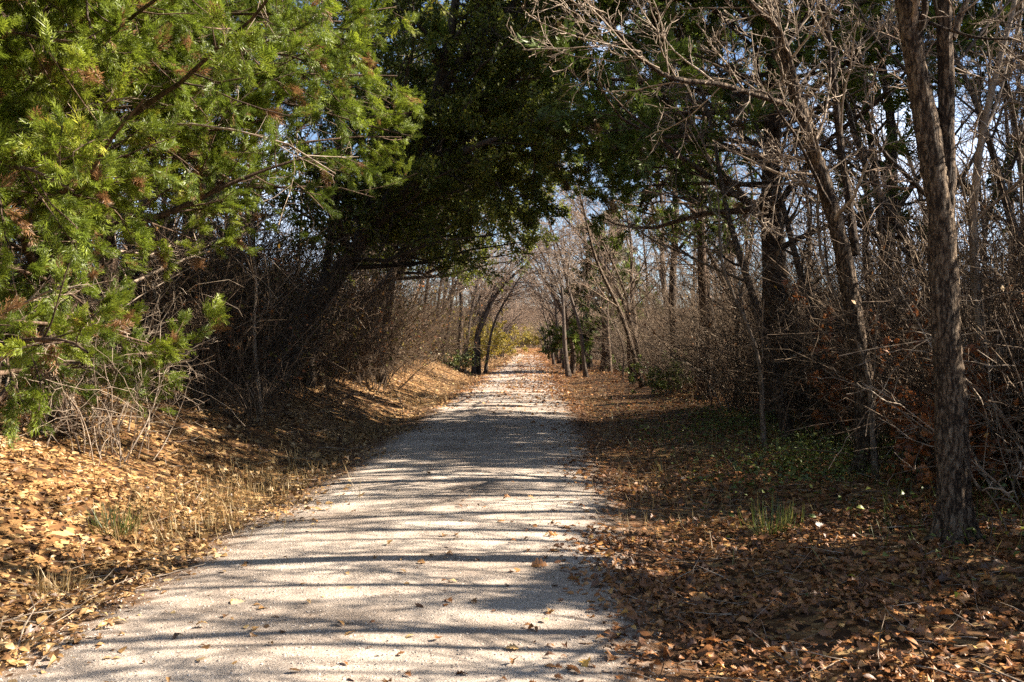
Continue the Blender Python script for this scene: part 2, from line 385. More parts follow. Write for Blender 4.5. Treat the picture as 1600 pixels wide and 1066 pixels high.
# ------------------------------------------------------------------ cedars
def cedar(name, h, trunk_r, n_bough, blen, z0, mat, n2=11, n3=4, nsp=6, spray=.2, shapes=SPRAYS, bias=None, biasw=0, lean=(0, 0), droop=-.02, dead=10, top=1., lfall=.78, cut=None, tpow=1.):
    """a redcedar at the origin: returns the Empty; parts trunk, branch limbs, foliage."""
    e = empty(name)
    K = 24; z = np.linspace(0, h, K)
    tp = np.stack([lean[0] * (z / h) ** 1.3 + .05 * np.sin(z * 1.1), lean[1] * (z / h) + .05 * np.cos(z * .9), z - .15], -1)
    tr = trunk_r * (1 - .93 * (z / h) ** .9) + trunk_r * .5 * np.exp(-z / .25)
    g = G(); g.tubes(tp, tr, 16, rad_mod=bark_mod(1., 9, .08)); 
    P1, R1 = grow(tp[None], tr[None], n_bough, z0 / h, .97 * top, blen, 78, .09, droop, 9, .42, .008, bias, biasw, tpow, lfall)
    if cut: k = cut(P1[:, -1], 0); P1, R1 = P1[k], R1[k]
    gb = G(); gb.tubes(P1, R1, 6)
    P2, R2 = grow(P1, R1, n2, .18, 1., lens(P1) * .42, 48, .14, .015, 5, .5, .005, lfall=.55)
    if cut: k = cut(P2[:, -1], 0); P2, R2 = P2[k], R2[k]
    P3, R3 = grow(P2, R2, n3, .2, 1., lens(P2) * .5, 42, .16, .02, 3, .6, .003)
    if cut: k = cut(P3[:, -1], .15); P3, R3 = P3[k], R3[k]
    gb.tubes(P2, R2, 4); gb.tubes(P3, R3, 3)
    if dead:
        Pd, Rd = grow(tp[None], tr[None], dead, .06, .62, blen * .8, 80, .12, -.015, 8, .25, .006, bias, biasw * .7, lfall=.3)
        if cut: k = cut(Pd[:, -1], .5); Pd, Rd = Pd[k], Rd[k]
        Pe, Re = grow(Pd, Rd, 8, .25, 1., lens(Pd) * .35, 50, .2, -.02, 5, .5, .004)
        Pf, Rf = grow(Pe, Re, 4, .2, 1., lens(Pe) * .5, 45, .2, 0, 4, .6, .003)
        gb.cur = 1; gb.tubes(Pd, Rd, 6); gb.tubes(Pe, Re, 4); gb.tubes(Pf, Rf, 3)
    g.build("trunk", M['bark_cedar'], e)
    gb.build("branches", [M['bark_cedar'], M['twig']], e)
    gf = G()
    clump = np.repeat(.5 + .5 * wob(P3[:, 0, 0] * 2, P3[:, 0, 2] * 2 + P3[:, 0, 1], 1.6), nsp)
    p, d = along(P3, nsp, .1, 1.)
    n = len(p); k = len(shapes)
    dd = norm(d + rand_dirs(n) * .55 + np.array([0, 0, .12]))
    nd = norm(rand_dirs(n) + np.array([0, 0, 1.]))
    rv = np.clip(.62 * clump + .36 * rng.random(n) - .06, 0, .92)
    dead_ = np.repeat(rng.random(len(P3)) < .05, nsp); rv[dead_ | (rng.random(n) < .02)] = 1.
    sz = spray * np.clip(np.exp(rng.normal(-.02, .34, n)), .35, 1.9)
    for i in range(k):
        s = slice(i, None, k); gf.leaves(*shapes[i], p[s], dd[s], nd[s], sz[s], rnd=rv[s])
    gf.build("foliage", mat, e, smooth=False)
    return e

# ------------------------------------------------------------------ bare trees and shrubs
def bare_tree(name, h, r0, seed, lean=1.0, nl=9, spread=.38, up=.05, tm='twig', bm='bark_grey', z0=.3, n2=7, n3=6, n4=4, stems=1, tip=.0045, leaf=None, nleaf=0, vine=0):
    global rng
    rng = np.random.default_rng(seed)
    e = empty(name); g = G(); gc = G(); Ps, Rs = [], []
    for s in range(stems):
        K = 18; z = np.linspace(0, 1, K)
        ph = rng.uniform(0, 6.28, 4); l = lean * rng.uniform(.7, 1.2) if stems > 1 else lean
        az = rng.normal() * (.7 if stems > 1 else .15)
        bow = rng.uniform(.9, 1.9) if lean < 3 else rng.uniform(1.7, 2.6)
        x = l * z ** bow + .10 * np.sin(z * 7 + ph[0]) + .05 * np.sin(z * 15 + ph[1])
        y = math.sin(az) * l * z ** bow + .12 * np.sin(z * 6 + ph[2]) + .04 * np.sin(z * 13 + ph[3])
        hh = h * (rng.uniform(.75, 1.05) if stems > 1 else 1)
        rr = r0 * (rng.uniform(.6, 1) if stems > 1 else 1)
        P = np.stack([x + (.18 * s * math.cos(s * 2.1)), y + (.18 * s * math.sin(s * 2.1)), z * hh - .12], -1)
        R = rr * (1 - .9 * z ** .85) + rr * .45 * np.exp(-z * hh / .22)
        g.tubes(P, R, 9, rad_mod=bark_mod(ph[0], 7, .05)); Ps.append(P); Rs.append(R)
    P0, R0 = np.stack(Ps), np.stack(Rs)
    P1, R1 = grow(P0, R0, nl, z0, .98, h * spread, 46, .10, up, 9, .6, .008, (1, 0, 0), .12 * np.sign(lean))
    P2, R2 = grow(P1, R1, n2, .15, 1., lens(P1) * .45, 44, .13, up * .6, 6, .6, .006)
    P3, R3 = grow(P2, R2, n3, .12, 1., lens(P2) * .5, 42, .16, up * .4, 4, .6, tip)
    g.tubes(P1, R1, 6); gc.tubes(P2, R2, 4); gc.tubes(P3, R3, 3)
    tipP = P3
    if n4:
        P4, R4 = grow(P3, R3, n4, .15, 1., lens(P3) * .6, 40, .15, .02, 3, .7, tip * .85)
        gc.tubes(P4, R4, 3); tipP = P4
    if vine:
        Pv, Rv = grow(P0, R0, vine, .1, .9, h * .35, 60, .25, -.12, 9, .1, .006); gc.tubes(Pv, Rv, 3)
        Pw, Rw = grow(Pv, Rv, 5, .1, 1, 1.0, 60, .3, -.1, 5, .7, .004); gc.tubes(Pw, Rw, 3)
    g.build("trunk", M[bm], e); gc.build("crown", M[tm], e)
    if nleaf:
        p, d = along(tipP[rng.integers(0, len(tipP), nleaf)], 1)
        gl = G(); n = len(p); gl.leaves(*OVAL, p, norm(rand_dirs(n) + [0, 0, -.5]), rand_dirs(n), rng.uniform(.06, .12, n)); gl.build("foliage", M[leaf], e, smooth=False)
    return e
def shrub(name, h, n, seed, tm='twig', spread=.5, n2=5, n3=4, leaf=None, nleaf=0, lsize=.06, r=.011, canes=0, bm=None, shape=OVAL):
    global rng
    rng = np.random.default_rng(seed)
    e = empty(name); g = G()
    base = np.stack([rng.normal(size=n) * spread * .45, rng.normal(size=n) * spread * .45, np.full(n, -.08)], -1)
    K = 8; P = np.empty((n, K, 3)); P[:, 0] = base
    d = norm(np.stack([base[:, 0] * .9 + rng.normal(size=n) * .25, base[:, 1] * .9 + rng.normal(size=n) * .25, np.ones(n)], -1))
    L = (h * rng.uniform(.5, 1.1, n) / (K - 1))[:, None]
    for k in range(1, K):
        d = norm(d + rng.normal(size=(n, 3)) * .12); P[:, k] = P[:, k - 1] + d * L
    R = (r * rng.uniform(.6, 1.5, n))[:, None] * np.linspace(1, .35, K)[None]
    g.tubes(P, R, 5)
    gt = G()
    P2, R2 = grow(P, R, n2, .15, 1., lens(P) * .45, 45, .2, .01, 5, .6, .004)
    P3, R3 = grow(P2, R2, n3, .15, 1., lens(P2) * .55, 45, .2, 0, 4, .7, .003)
    gt.tubes(P2, R2, 3); gt.tubes(P3, R3, 3)
    if canes:
        Pc, Rc = grow(P, R, canes, .3, 1, h * .9, 60, .2, -.14, 9, .5, .004); gt.tubes(Pc, Rc, 3)
    g.build("stems", M[bm or tm], e); gt.build("crown", M[tm], e)
    if nleaf:
        p, dd = along(P3[rng.integers(0, len(P3), nleaf)], 1); m = len(p); gl = G()
        gl.leaves(*shape, p, norm(rand_dirs(m) + [0, 0, -.3]), norm(rand_dirs(m) + [0, 0, .5]), lsize * rng.uniform(.6, 1.3, m)); gl.build("foliage", M[leaf], e, smooth=False)
    return e
def put(e, x, y, rz=0, s=1., dz=0.):
    e.location = (x, y, float(H(x, y)) + dz); e.rotation_euler = (0, 0, rz); e.scale = (s, s, s); return e

# ================================================================== the near trees
# ---- sunlit redcedars on the left bank
rng = np.random.default_rng(21)
c1 = cedar("cedar_tree", 8.6, .17, 110, 5.4, 1.5, M['cedar_sunny'], 12, 5, 16, .115, bias=(.75, -.25, .0), biasw=.8, dead=34, droop=-.008, lfall=.5, cut=lambda p, o: (p[:, 2] > 1.5 - o + np.maximum(.3 * (p[:, 0] - .7), .8 * (p[:, 0] - 2.0))) & (p[:, 0] < 4.0 + .2 * np.sin(p[:, 2] * 4)))
tag(put(c1, -5.2, 9.9), "big sunlit yellow green cedar spreading its boughs over the left bank", "tree")
rng = np.random.default_rng(22)
c2 = cedar("cedar_tree", 6.5, .11, 74, 3.2, .15, M['cedar_sunny'], 10, 5, 14, .115, bias=(.6, .1, 0), biasw=.45, dead=5, droop=-.05, lfall=.5, cut=lambda p, o: (p[:, 0] < 2.1) & (p[:, 2] > .45 * (p[:, 0] - 1.2)))
tag(put(c2, -4.9, 7.9), "low sunlit cedar at the left edge of the picture with boughs near the ground", "tree")
rng = np.random.default_rng(23)
c7 = cedar("cedar_tree", 10.0, .18, 64, 4.4, 1.6, M['cedar_sunny'], 10, 5, 8, .19, bias=(.5, -.2, 0), biasw=.45, dead=12, lfall=.5, cut=lambda p, o: (p[:, 2] > 2.3 - o + .3 * p[:, 0]) & (p[:, 0] < 3.6))
tag(put(c7, -6.0, 13.2), "yellow green cedar standing behind the big sunlit cedar on the left bank", "tree")
# ---- evergreen oak that leans over the trail
rng = np.random.default_rng(31)
def live_oak():
    e = empty("evergreen_oak", (0, 0, 0)); g, gt, gl = G(), G(), G()
    Y = 17.
    tp = path([at(405, 600, Y), at(450, 530, Y), at(505, 450, Y), at(560, 385, Y), at(630, 270, Y), at(690, 120, Y), at(720, -60, Y), at(730, -220, Y)], 30)
    tr = np.linspace(.20, .05, 30); tr[:4] *= np.linspace(1.5, 1, 4)
    t2 = path([at(440, 590, Y + .5), at(490, 500, Y + .6), at(535, 430, Y + .8), at(570, 340, Y + 1.2), at(600, 180, Y + 1.6), at(560, 0, Y + 2), at(600, -150, Y + 2)], 30); r2 = np.linspace(.13, .04, 30)
    t3 = path([at(580, 355, Y), at(650, 285, Y - .6), at(720, 240, Y - 1), at(790, 215, Y - 1.2), at(850, 230, Y - 1.2)], 30); r3 = np.linspace(.09, .02, 30)
    t4 = path([at(640, 250, Y), at(700, 190, Y + 1), at(770, 110, Y + 1.6), at(820, 30, Y + 2), at(850, -60, Y + 2)], 30); r4 = np.linspace(.09, .02, 30)
    t5 = path([at(560, 385, Y), at(620, 300, Y + 1), at(720, 200, Y + 2), at(800, 130, Y + 2.6), at(860, 60, Y + 3), at(880, -40, Y + 3)], 30)
    t6 = path([at(660, 200, Y), at(730, 80, Y - .5), at(800, 10, Y - .5), at(860, -60, Y - .3), at(900, -180, Y)], 30)
    g.tubes(np.stack([tp, t2, t3, t4, t5, t6]), np.stack([tr, r2, r3, r4, r4, r4]), 12, rad_mod=bark_mod(.4, 8, .08))
    P0, R0 = np.stack([tp, t2, t3, t4, t5, t6]), np.stack([tr, r2, r3, r4, r4, r4])
    P1, R1 = grow(P0[:2], R0[:2], 46, .36, 1., 3.5, 66, .12, .0, 8, .5, .01, (.25, -.1, .0), .25, lfall=.3)
    P1b, R1b = grow(P0[2:], R0[2:], 18, .15, 1., 2.1, 55, .12, .0, 8, .5, .01, lfall=.3)
    P1 = np.concatenate([P1, P1b]); R1 = np.concatenate([R1, R1b])
    P2, R2 = grow(P1, R1, 9, .15, 1., lens(P1) * .45, 50, .16, .0, 5, .55, .006)
    P3, R3 = grow(P2, R2, 6, .15, 1., lens(P2) * .55, 48, .18, .0, 4, .6, .004)
    g.tubes(P1, R1, 6); gt.tubes(P2, R2, 4); gt.tubes(P3, R3, 3)
    p, d = along(P3, 20, .05, 1.); n = len(p)
    p = p + rng.normal(size=p.shape) * .035
    cl = np.repeat(rng.random(len(P2)), 6 * 20)
    keep = (p[:, 2] > 3.0 + .5 * np.sin(p[:, 0] * 2.1))
    gl.leaves(*DIA, p[keep], norm(d + rand_dirs(n) * .9)[keep], norm(rand_dirs(n) + [0, 0, .6])[keep], (rng.uniform(.045, .09, n))[keep], rnd=np.clip(.3 * cl + .7 * rng.random(n), 0, 1)[keep])
    g.build("trunk", M['bark_dark'], e); gt.build("twigs", M['bark_dark'], e); gl.build("foliage", M['oak_leaf'], e, smooth=False)
    return e
def move_oak(e, x, y, s):
    e.location = (x + 4.8 * s, y - 17 * s, float(H(x, y)) - .79 * s); e.scale = (s, s, s); return e
oak = live_oak()
tag(move_oak(copy_tree(oak), -5.6, 27.5, 1.2), "second evergreen oak over the trail, behind the leaning evergreen oak", "tree")
tag(move_oak(copy_tree(oak), -7.6, 3.4, 1.5), "unseen evergreen oak added above the near trail to keep skylight off it", "tree")  # out-of-view oak copy, added to block skylight over the near trail
tag(oak, "dark evergreen oak leaning from the left bank right over the trail", "tree")

# ---- forked trunk close by on the right
def hero(name, paths, twigs, bm='bark', tm='twig', ring=22, seed=3, amp=.09):
    """paths: [(points, r_base, r_tip, n_twig_levels)]; the first is the main stem."""
    global rng
    rng = np.random.default_rng(seed)
    e = empty(name); g, gt = G(), G(); Pl, Rl = [], []
    for k, (pts, ra, rb) in enumerate(paths):
        L = sum(np.linalg.norm(np.array(pts[i + 1]) - np.array(pts[i])) for i in range(len(pts) - 1))
        Kp = max(int(L / (.05 if ra > .06 else .12)), 10)
        P = path(pts, Kp); R = np.linspace(ra, rb, Kp)
        if k == 0: R = R * (1 + 1.0 * np.exp(-np.linspace(0, L, Kp) / .24))
        else: P = P + np.cumsum(rng.normal(size=P.shape) * .004, 0)
        if k == 0:
            for q in range(6):
                a = q * 1.05 + rng.uniform(-.3, .3); dx, dy = math.cos(a), math.sin(a); gx, gy = P[0, 0], P[0, 1]; rr_ = ra * rng.uniform(2.2, 3.4)
                z_ = lambda f: float(H(gx + dx * rr_ * f, gy + dy * rr_ * f))
                rp = path([(gx + dx * ra * .5, gy + dy * ra * .5, P[0, 2] + .42), (gx + dx * ra * 1.05, gy + dy * ra * 1.05, P[0, 2] + .22), (gx + dx * rr_ * .6, gy + dy * rr_ * .6, z_(.6) + .025), (gx + dx * rr_, gy + dy * rr_, z_(1) - .05)], 14)
                g.tubes(rp, np.linspace(ra * .55, ra * .16, 14), 12, rad_mod=bark_mod(q, 8, .08))
        g.tubes(P, R, ring if ra > .05 else 7, rad_mod=bark_mod(k * 1.7, 11, amp if ra > .05 else .05))
        P = path(pts, 24); Pl.append(P); Rl.append(np.linspace(ra, rb, 24))
    for (ks, n1, L1, t0, up, n2, n3) in twigs:
        P0, R0 = np.stack([Pl[k] for k in ks]), np.stack([Rl[k] for k in ks])
        P1, R1 = grow(P0, R0, n1, t0, 1., L1, 52, .13, up, 8, .4, .006, lfall=.3)
        P2, R2 = grow(P1, R1, n2, .15, 1., lens(P1) * .5, 46, .16, up, 6, .6, .0045)
        P3, R3 = grow(P2, R2, n3, .1, 1., lens(P2) * .55, 42, .18, 0, 4, .7, .0035)
        gt.tubes(P1, R1, 5); gt.tubes(P2, R2, 4); gt.tubes(P3, R3, 3)
    g.build("trunk", M[bm], e); gt.build("crown", M[tm], e)
    return e
Yf = 6.6
zb = float(H(at(1490, 850, Yf)[0], Yf)) - .12
def gb_(px, Y): p = at(px, 533, Y); p[2] = float(H(p[0], p[1])) - .12; return p
fork = hero("forked_tree", [
    ([gb_(1492, Yf), at(1490, 760, Yf), at(1486, 640, Yf), at(1479, 520, Yf), at(1473, 400, Yf), at(1468, 320, Yf), at(1448, 200, Yf), at(1428, 80, Yf), at(1412, -30, Yf), at(1395, -220, Yf - .2), at(1350, -500, Yf)], .112, .055),
    ([at(1480, 420, Yf), at(1482, 330, Yf), at(1484, 250, Yf), at(1485, 130, Yf), at(1482, 0, Yf), at(1490, -150, Yf + .2), at(1520, -400, Yf + .3)], .06, .04),
    ([at(1432, 60, Yf), at(1445, 30, Yf - .1), at(1452, -20, Yf - .15), at(1475, -160, Yf - .2)], .03, .012),
    ([at(1487, 60, Yf), at(1500, 20, Yf), at(1516, -10, Yf), at(1580, -140, Yf)], .03, .012),
    ([at(1448, 36, Yf), at(1490, 50, Yf - .2), at(1540, 60, Yf - .3), at(1582, 58, Yf - .4)], .014, .005),
    ([at(1497, 690, Yf), at(1530, 765, Yf - .3), at(1570, 745, Yf - .4), at(1620, 725, Yf - .5)], .012, .006),
], [((0, 1), 6, 1.5, .7, .05, 7, 5), ((2, 3, 4), 4, .8, .3, .05, 4, 3), ((5,), 4, .35, .2, .03, 3, 2)], 'bark', 'twig', 30, 3, .10)
tag(fork, "stout rough barked trunk forking into two stems near the right edge", "tree")
Yl = 10.2
lean = hero("leaning_tree", [
    ([gb_(1352, Yl), at(1352, 700, Yl), at(1350, 600, Yl), at(1335, 500, Yl), at(1318, 400, Yl), at(1292, 300, Yl), at(1272, 240, Yl), at(1250, 165, Yl), at(1220, 70, Yl), at(1196, -20, Yl), at(1150, -200, Yl)], .118, .045),
    ([at(1262, 192, Yl), at(1238, 165, Yl - .2), at(1200, 150, Yl - .4), at(1130, 130, Yl - .6), at(1050, 118, Yl - .8), at(1000, 80, Yl - .9), at(955, 30, Yl - 1), at(915, -10, Yl - 1)], .040, .012),
    ([at(1338, 400, Yl + .3), at(1325, 300, Yl + .4), at(1311, 205, Yl + .5), at(1300, 96, Yl + .5), at(1285, 0, Yl + .5), at(1270, -140, Yl + .5)], .05, .03),
    ([at(1340, 540, Yl), at(1390, 470, Yl + .5), at(1440, 420, Yl + .8), at(1385, 400, Yl + .8), at(1340, 330, Yl + .6)], .02, .01),
    ([at(1300, 330, Yl), at(1280, 290, Yl - .3), at(1250, 230, Yl - .6), at(1215, 180, Yl - .8), at(1190, 145, Yl - 1), at(1140, 145, Yl - 1.2)], .022, .008),
    ([at(1250, 165, Yl), at(1225, 60, Yl - .1), at(1180, 10, Yl - .2), at(1150, -30, Yl - .3)], .035, .02),
    ([at(1285, 275, Yl), at(1230, 270, Yl - .4), at(1200, 290, Yl - .5), at(1160, 345, Yl - .6)], .016, .006),
], [((0, 1, 2), 15, 1.6, .35, .05, 7, 5), ((3, 4, 5, 6), 9, .9, .2, .04, 6, 4)], 'bark', 'twig', 22, 4, .08)
tag(lean, "slender grey tree left of the forked trunk, curving up toward the trail", "tree")
# ---- dark redcedars on the right
rng = np.random.default_rng(41)
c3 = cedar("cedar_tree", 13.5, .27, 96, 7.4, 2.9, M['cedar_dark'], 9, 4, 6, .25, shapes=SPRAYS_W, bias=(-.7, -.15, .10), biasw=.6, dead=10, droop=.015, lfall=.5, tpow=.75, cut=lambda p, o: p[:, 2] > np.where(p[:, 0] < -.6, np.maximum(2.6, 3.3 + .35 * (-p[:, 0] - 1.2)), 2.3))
tag(put(c3, 4.95, 17.), "tall dark cedar with thick black trunk and long limbs reaching left over the trail", "tree")
rng = np.random.default_rng(42)
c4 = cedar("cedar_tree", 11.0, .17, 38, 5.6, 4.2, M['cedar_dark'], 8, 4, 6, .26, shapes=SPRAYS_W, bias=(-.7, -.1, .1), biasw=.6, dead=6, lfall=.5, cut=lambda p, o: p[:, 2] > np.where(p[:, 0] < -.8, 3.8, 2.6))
tag(put(c4, 4.9, 23.), "straight dark cedar trunk between the leafless trees on the right and the tall cedar", "tree")
rng = np.random.default_rng(43)
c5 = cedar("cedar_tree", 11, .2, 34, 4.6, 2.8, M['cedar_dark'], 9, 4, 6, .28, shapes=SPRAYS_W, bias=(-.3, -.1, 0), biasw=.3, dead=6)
tag(put(c5, 13.5, 17.), "dark cedar standing deep in the wood behind the leaning tree", "tree")
rng = np.random.default_rng(44)
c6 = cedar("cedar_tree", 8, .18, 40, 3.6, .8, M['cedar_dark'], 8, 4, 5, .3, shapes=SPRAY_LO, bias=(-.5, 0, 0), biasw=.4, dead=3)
tag(put(c6, 4.6, 45.), "rounded dark cedar low over the right side of the trail in the distance", "tree")
cc = copy_tree(c3); tag(put(cc, 11.6, 15.2, 2.8, .9), "dark cedar behind the forked trunk at the right edge of the picture", "tree")
cc = copy_tree(c6); tag(put(cc, 8.3, 9.0, .4, .68), "unseen low cedar added right of the picture to shade the verge", "tree", "unseen cedars added to shade the right verge")  # three out-of-view cedars, added to cast shade on the right verge
cc = copy_tree(c6); tag(put(cc, 7.2, 5.9, 2.4, .66), "unseen low cedar added right of the picture to shade the verge", "tree", "unseen cedars added to shade the right verge")
cc = copy_tree(c6); tag(put(cc, 6.6, 2.9, 4.4, .66), "unseen low cedar added right of the picture to shade the verge", "tree", "unseen cedars added to shade the right verge")
cc = copy_tree(c6); tag(put(cc, -9.5, 26., 2.6, 1.1), "dark cedar deep in the wood left of the evergreen oak", "tree")
cc = copy_tree(c6); tag(put(cc, -12, 16., 1.1, 1.1), "dark cedar in the wood behind the sunlit cedars", "tree")

# ------------------------------------------------------------------ prototypes for the wood
bt = [bare_tree("bare_tree", 10, .13, 101, 1.2, 11, bm='bark'), bare_tree("bare_tree", 11.5, .16, 102, .7, 12, .34, bm='bark'), bare_tree("bare_tree", 9, .11, 103, 2.2, 11, .4, .03, bm='bark_dark'),
      bare_tree("bare_tree", 10.5, .12, 104, 1.6, 12, .36, .06, 'twig_far', 'bark_dark', vine=14), bare_tree("bare_tree", 8.5, .10, 105, 2.8, 11, .42, .02, 'twig_far', 'bark')]
arch = [bare_tree("arching_tree", 7.8, .12, 111, 4.6, 10, .42, .012, 'twig_far', 'bark_dark', stems=4, n2=6, n3=6, z0=.35), bare_tree("arching_tree", 8.6, .12, 112, 4.2, 11, .4, .02, 'twig_far', 'bark', stems=3, n2=7, n3=6, z0=.3)]
sap = [bare_tree("sapling", 5.5, .035, 121, .6, 12, .26, .05, n2=5, n3=4, n4=0, z0=.2, tip=.004), bare_tree("sapling", 6.5, .045, 122, -.7, 12, .26, .06, n2=5, n3=4, n4=0, z0=.25, tip=.004),
       bare_tree("sapling", 4.5, .03, 123, 1.0, 12, .28, .03, 'twig_brown', n2=5, n3=4, n4=0, z0=.15, tip=.004)]
shr = [shrub("bare_shrub", 2.2, 26, 131, canes=2), shrub("bare_shrub", 1.7, 30, 132, 'twig_brown', .6, canes=1), shrub("bare_shrub", 2.8, 24, 133, 'twig', .6, canes=2), shrub("bare_shrub", 2.4, 28, 134, 'twig_brown', .8, leaf='rust_leaf', nleaf=260, lsize=.06)]
rust = [shrub("oak_sapling", 2.0, 9, 141, 'twig_brown', .5, leaf='rust_leaf', nleaf=700, lsize=.11, shape=OAK), shrub("oak_sapling", 1.5, 8, 142, 'twig_brown', .4, leaf='rust_leaf', nleaf=480, lsize=.10, shape=OAK)]
gold = [shrub("yellow_shrub", 3.2, 26, 151, 'twig_far', .9, leaf='gold_leaf', nleaf=4200, lsize=.14), shrub("green_shrub", 1.4, 26, 152, 'twig', .7, leaf='ivy_leaf', nleaf=2200, lsize=.08)]
used = set()
def plant(protos, x, y, rz, s, label, cat, group=None, k=None):
    k = int(rng.integers(len(protos))) if k is None else k
    p = protos[k]
    if p.name in used: e = copy_tree(p)
    else: e = p; used.add(p.name)
    put(e, x, y, rz, s)
    for q in ("group",):
        if q in e: del e[q]
    return tag(e, label, cat, group)

rng = np.random.default_rng(77)
# ---- single trees and shrubs one can point to
plant(bt, -3.5, 47, .0, 1., "stout dark trunk of the pair wrapped in vines left of the trail, left one", "tree", k=3)
plant(bt, -2.9, 48, .2, 1.05, "right-hand trunk of the vine wrapped pair left of the trail", "tree", k=1)
plant(arch, -1.8, 45, -.1, 1.1, "dark many stemmed tree arching from the left over the far trail", "tree", k=0)
plant(sap, 6.6, 21, 2.6, 1.0, "thin pale barked tree catching the sun beside the tall dark cedar", "tree", k=1)
plant(arch, 4.6, 34, math.pi, 1.05, "pale many stemmed tree arching left over the trail beyond the dark cedars", "tree", k=1)
plant(bt, 4.2, 29, math.pi, .95, "leafless tree with thin dark trunk in front of the pale arching tree", "tree", k=4)
plant(shr, -4.75, 9.9, .5, .8, "tangle of pale bare stems on the left bank under the big cedar", "shrub", k=0)
plant(shr, -4.15, 9.1, 3.5, .62, "small tangle of pale stems on the sunlit litter of the left bank", "shrub", k=2)
plant(sap, -4.9, 9.2, 4.0, .55, "slender pale sapling stem rising through the low cedar on the left bank", "tree", k=2)
plant(shr, -5.8, 9.6, 2.0, .9, "bare shrub at the left edge beneath the low cedar", "shrub", k=2)
plant(shr, -3.9, 13.4, 1.1, .7, "brown twiggy shrub in the shade at the foot of the left bank", "shrub", k=1)
plant(shr, -4.6, 14.5, 3.1, 1.0, "bare shrub in the dark below the leaning oak trunk", "shrub", k=3)
plant(rust, 4.55, 9.8, .3, 1.0, "oak sapling with rust brown leaves between the leaning tree and the forked trunk", "shrub", k=0)
plant(rust, 4.75, 8.7, 1.4, .95, "oak sapling with rust brown leaves just right of the forked trunk", "shrub", k=1)
plant(rust, 5.3, 13.2, 2.4, 1.1, "oak sapling with rust brown leaves behind the leaning tree", "shrub", k=0)
plant(rust, 6.5, 11.6, 4.4, 1.25, "taller oak sapling with rust brown leaves at the right edge of the picture", "shrub", k=0)
plant(gold, -2.0, 66, .0, 1., "yellow green shrub on the left verge beyond the arching tree", "shrub", k=0)
plant(gold, -2.5, 57, 2., .8, "smaller yellow shrub beside the far left verge", "shrub", k=0)
plant(gold, -1.6, 78, 3., 1.1, "yellow shrub on the left verge, farther than the other yellow shrubs", "shrub", k=0)
plant(gold, 5.6, 200, 1., 2.2, "golden shrub closing the far end of the trail", "shrub", k=0)
plant(gold, 4.3, 25, 0., .9, "green leafy shrub at the right trail edge beyond the dark cedars", "shrub", k=1)
plant(gold, -2.6, 43.5, 1, .9, "green leafy shrub at the foot of the vine wrapped trunks", "shrub", k=1)

# ---- the rows of the wood
placed = [(-5.5, 10.2), (-6.6, 8.2), (-4.8, 17), (3.5, 7.1), (4.25, 10.8), (4.95, 17), (4.9, 23), (-3.5, 47), (-2.9, 48), (-1.8, 45), (4.6, 34), (4.2, 29), (6.6, 21), (4.6, 45), (13.5, 17), (9.5, 31)]
def free(x, y, d):
    for (a, b) in placed:
        if (a - x) ** 2 + (b - y) ** 2 < d * d: return False
    return True
def row(protos, n, ylo, yhi, ulo, uhi, side, dmin, lab, cat, group, smin=.85, smax=1.2, face=True, tries=40, upow=1.):
    k = 0
    for _ in range(n * tries):
        if k >= n: break
        y = math.exp(rng.uniform(math.log(ylo), math.log(yhi))); u = ulo + (uhi - ulo) * rng.random() ** upow
        x = float(centre(min(y, 300))) + side * u
        if not free(x, y, dmin): continue
        placed.append((x, y)); k += 1
        rz = (0 if side < 0 else math.pi) + rng.normal() * .8 if face else rng.uniform(0, 6.28)
        plant(protos, x, y, rz, rng.uniform(smin, smax), lab, cat, group)
# front rows
row(arch + bt + arch, 32, 54, 165, 2.4, 4.6, -1, 2.0, "leafless tree arching over the far trail from the left verge", "tree", "arching trees left of the far trail", .7, 1.2)
row(arch + bt + arch, 32, 38, 165, 2.2, 4.6, 1, 2.0, "leafless tree arching over the far trail from the right verge", "tree", "arching trees right of the far trail", .7, 1.2)
row(bt, 14, 19, 46, 3.4, 8, -1, 1.3, "leafless tree on the left bank behind the evergreen oak", "tree", "bare trees on the left bank behind the oak")
row(bt, 22, 10.5, 34, 4.6, 12, 1, 1.3, "leafless tree among the dark cedars on the right", "tree", "bare trees among the dark cedars", .75, 1.1)
row(bt + arch, 26, 34, 130, 4.0, 13, 1, 1.3, "leafless tree behind the arching trees on the right", "tree", "bare trees behind the arching trees on the right", .8, 1.15)
row(bt + arch, 16, 48, 130, 4.0, 12, -1, 1.3, "leafless tree behind the arching trees on the left", "tree", "bare trees behind the arching trees on the left", .8, 1.15)
row(bt, 60, 12, 150, 5.5, 26, -1, 1.5, "leafless tree deep in the wood on the left", "tree", "bare trees deep in the left wood", upow=1.2)
row(bt, 62, 13, 150, 5.5, 30, 1, 1.5, "leafless tree deep in the wood on the right", "tree", "bare trees deep in the right wood", upow=1.2)
for k_ in range(44):
    y_ = rng.uniform(198, 300); x_ = rng.uniform(-16, 20)
    if abs(x_ - float(centre(y_))) < 2.6: x_ -= 6
    plant(bt + arch, x_, y_, rng.uniform(0, 6.28), rng.uniform(.9, 1.4), "leafless tree closing the far end of the trail", "tree", "bare trees closing the end of the trail")
for k_ in range(26):
    y_ = rng.uniform(196, 235); x_ = rng.uniform(-6, 15)
    if abs(x_ - float(centre(y_))) < 2.6: x_ -= 5
    plant(shr + gold[:1], x_, y_, rng.uniform(0, 6.28), rng.uniform(1.3, 2.0), "shrub at the foot of the trees closing the far end of the trail", "shrub", "shrubs closing the end of the trail")
row(sap, 30, 9.5, 50, 4.0, 13, 1, .8, "thin leafless sapling in the thicket on the right", "tree", "saplings in the right thicket", .8, 1.4)
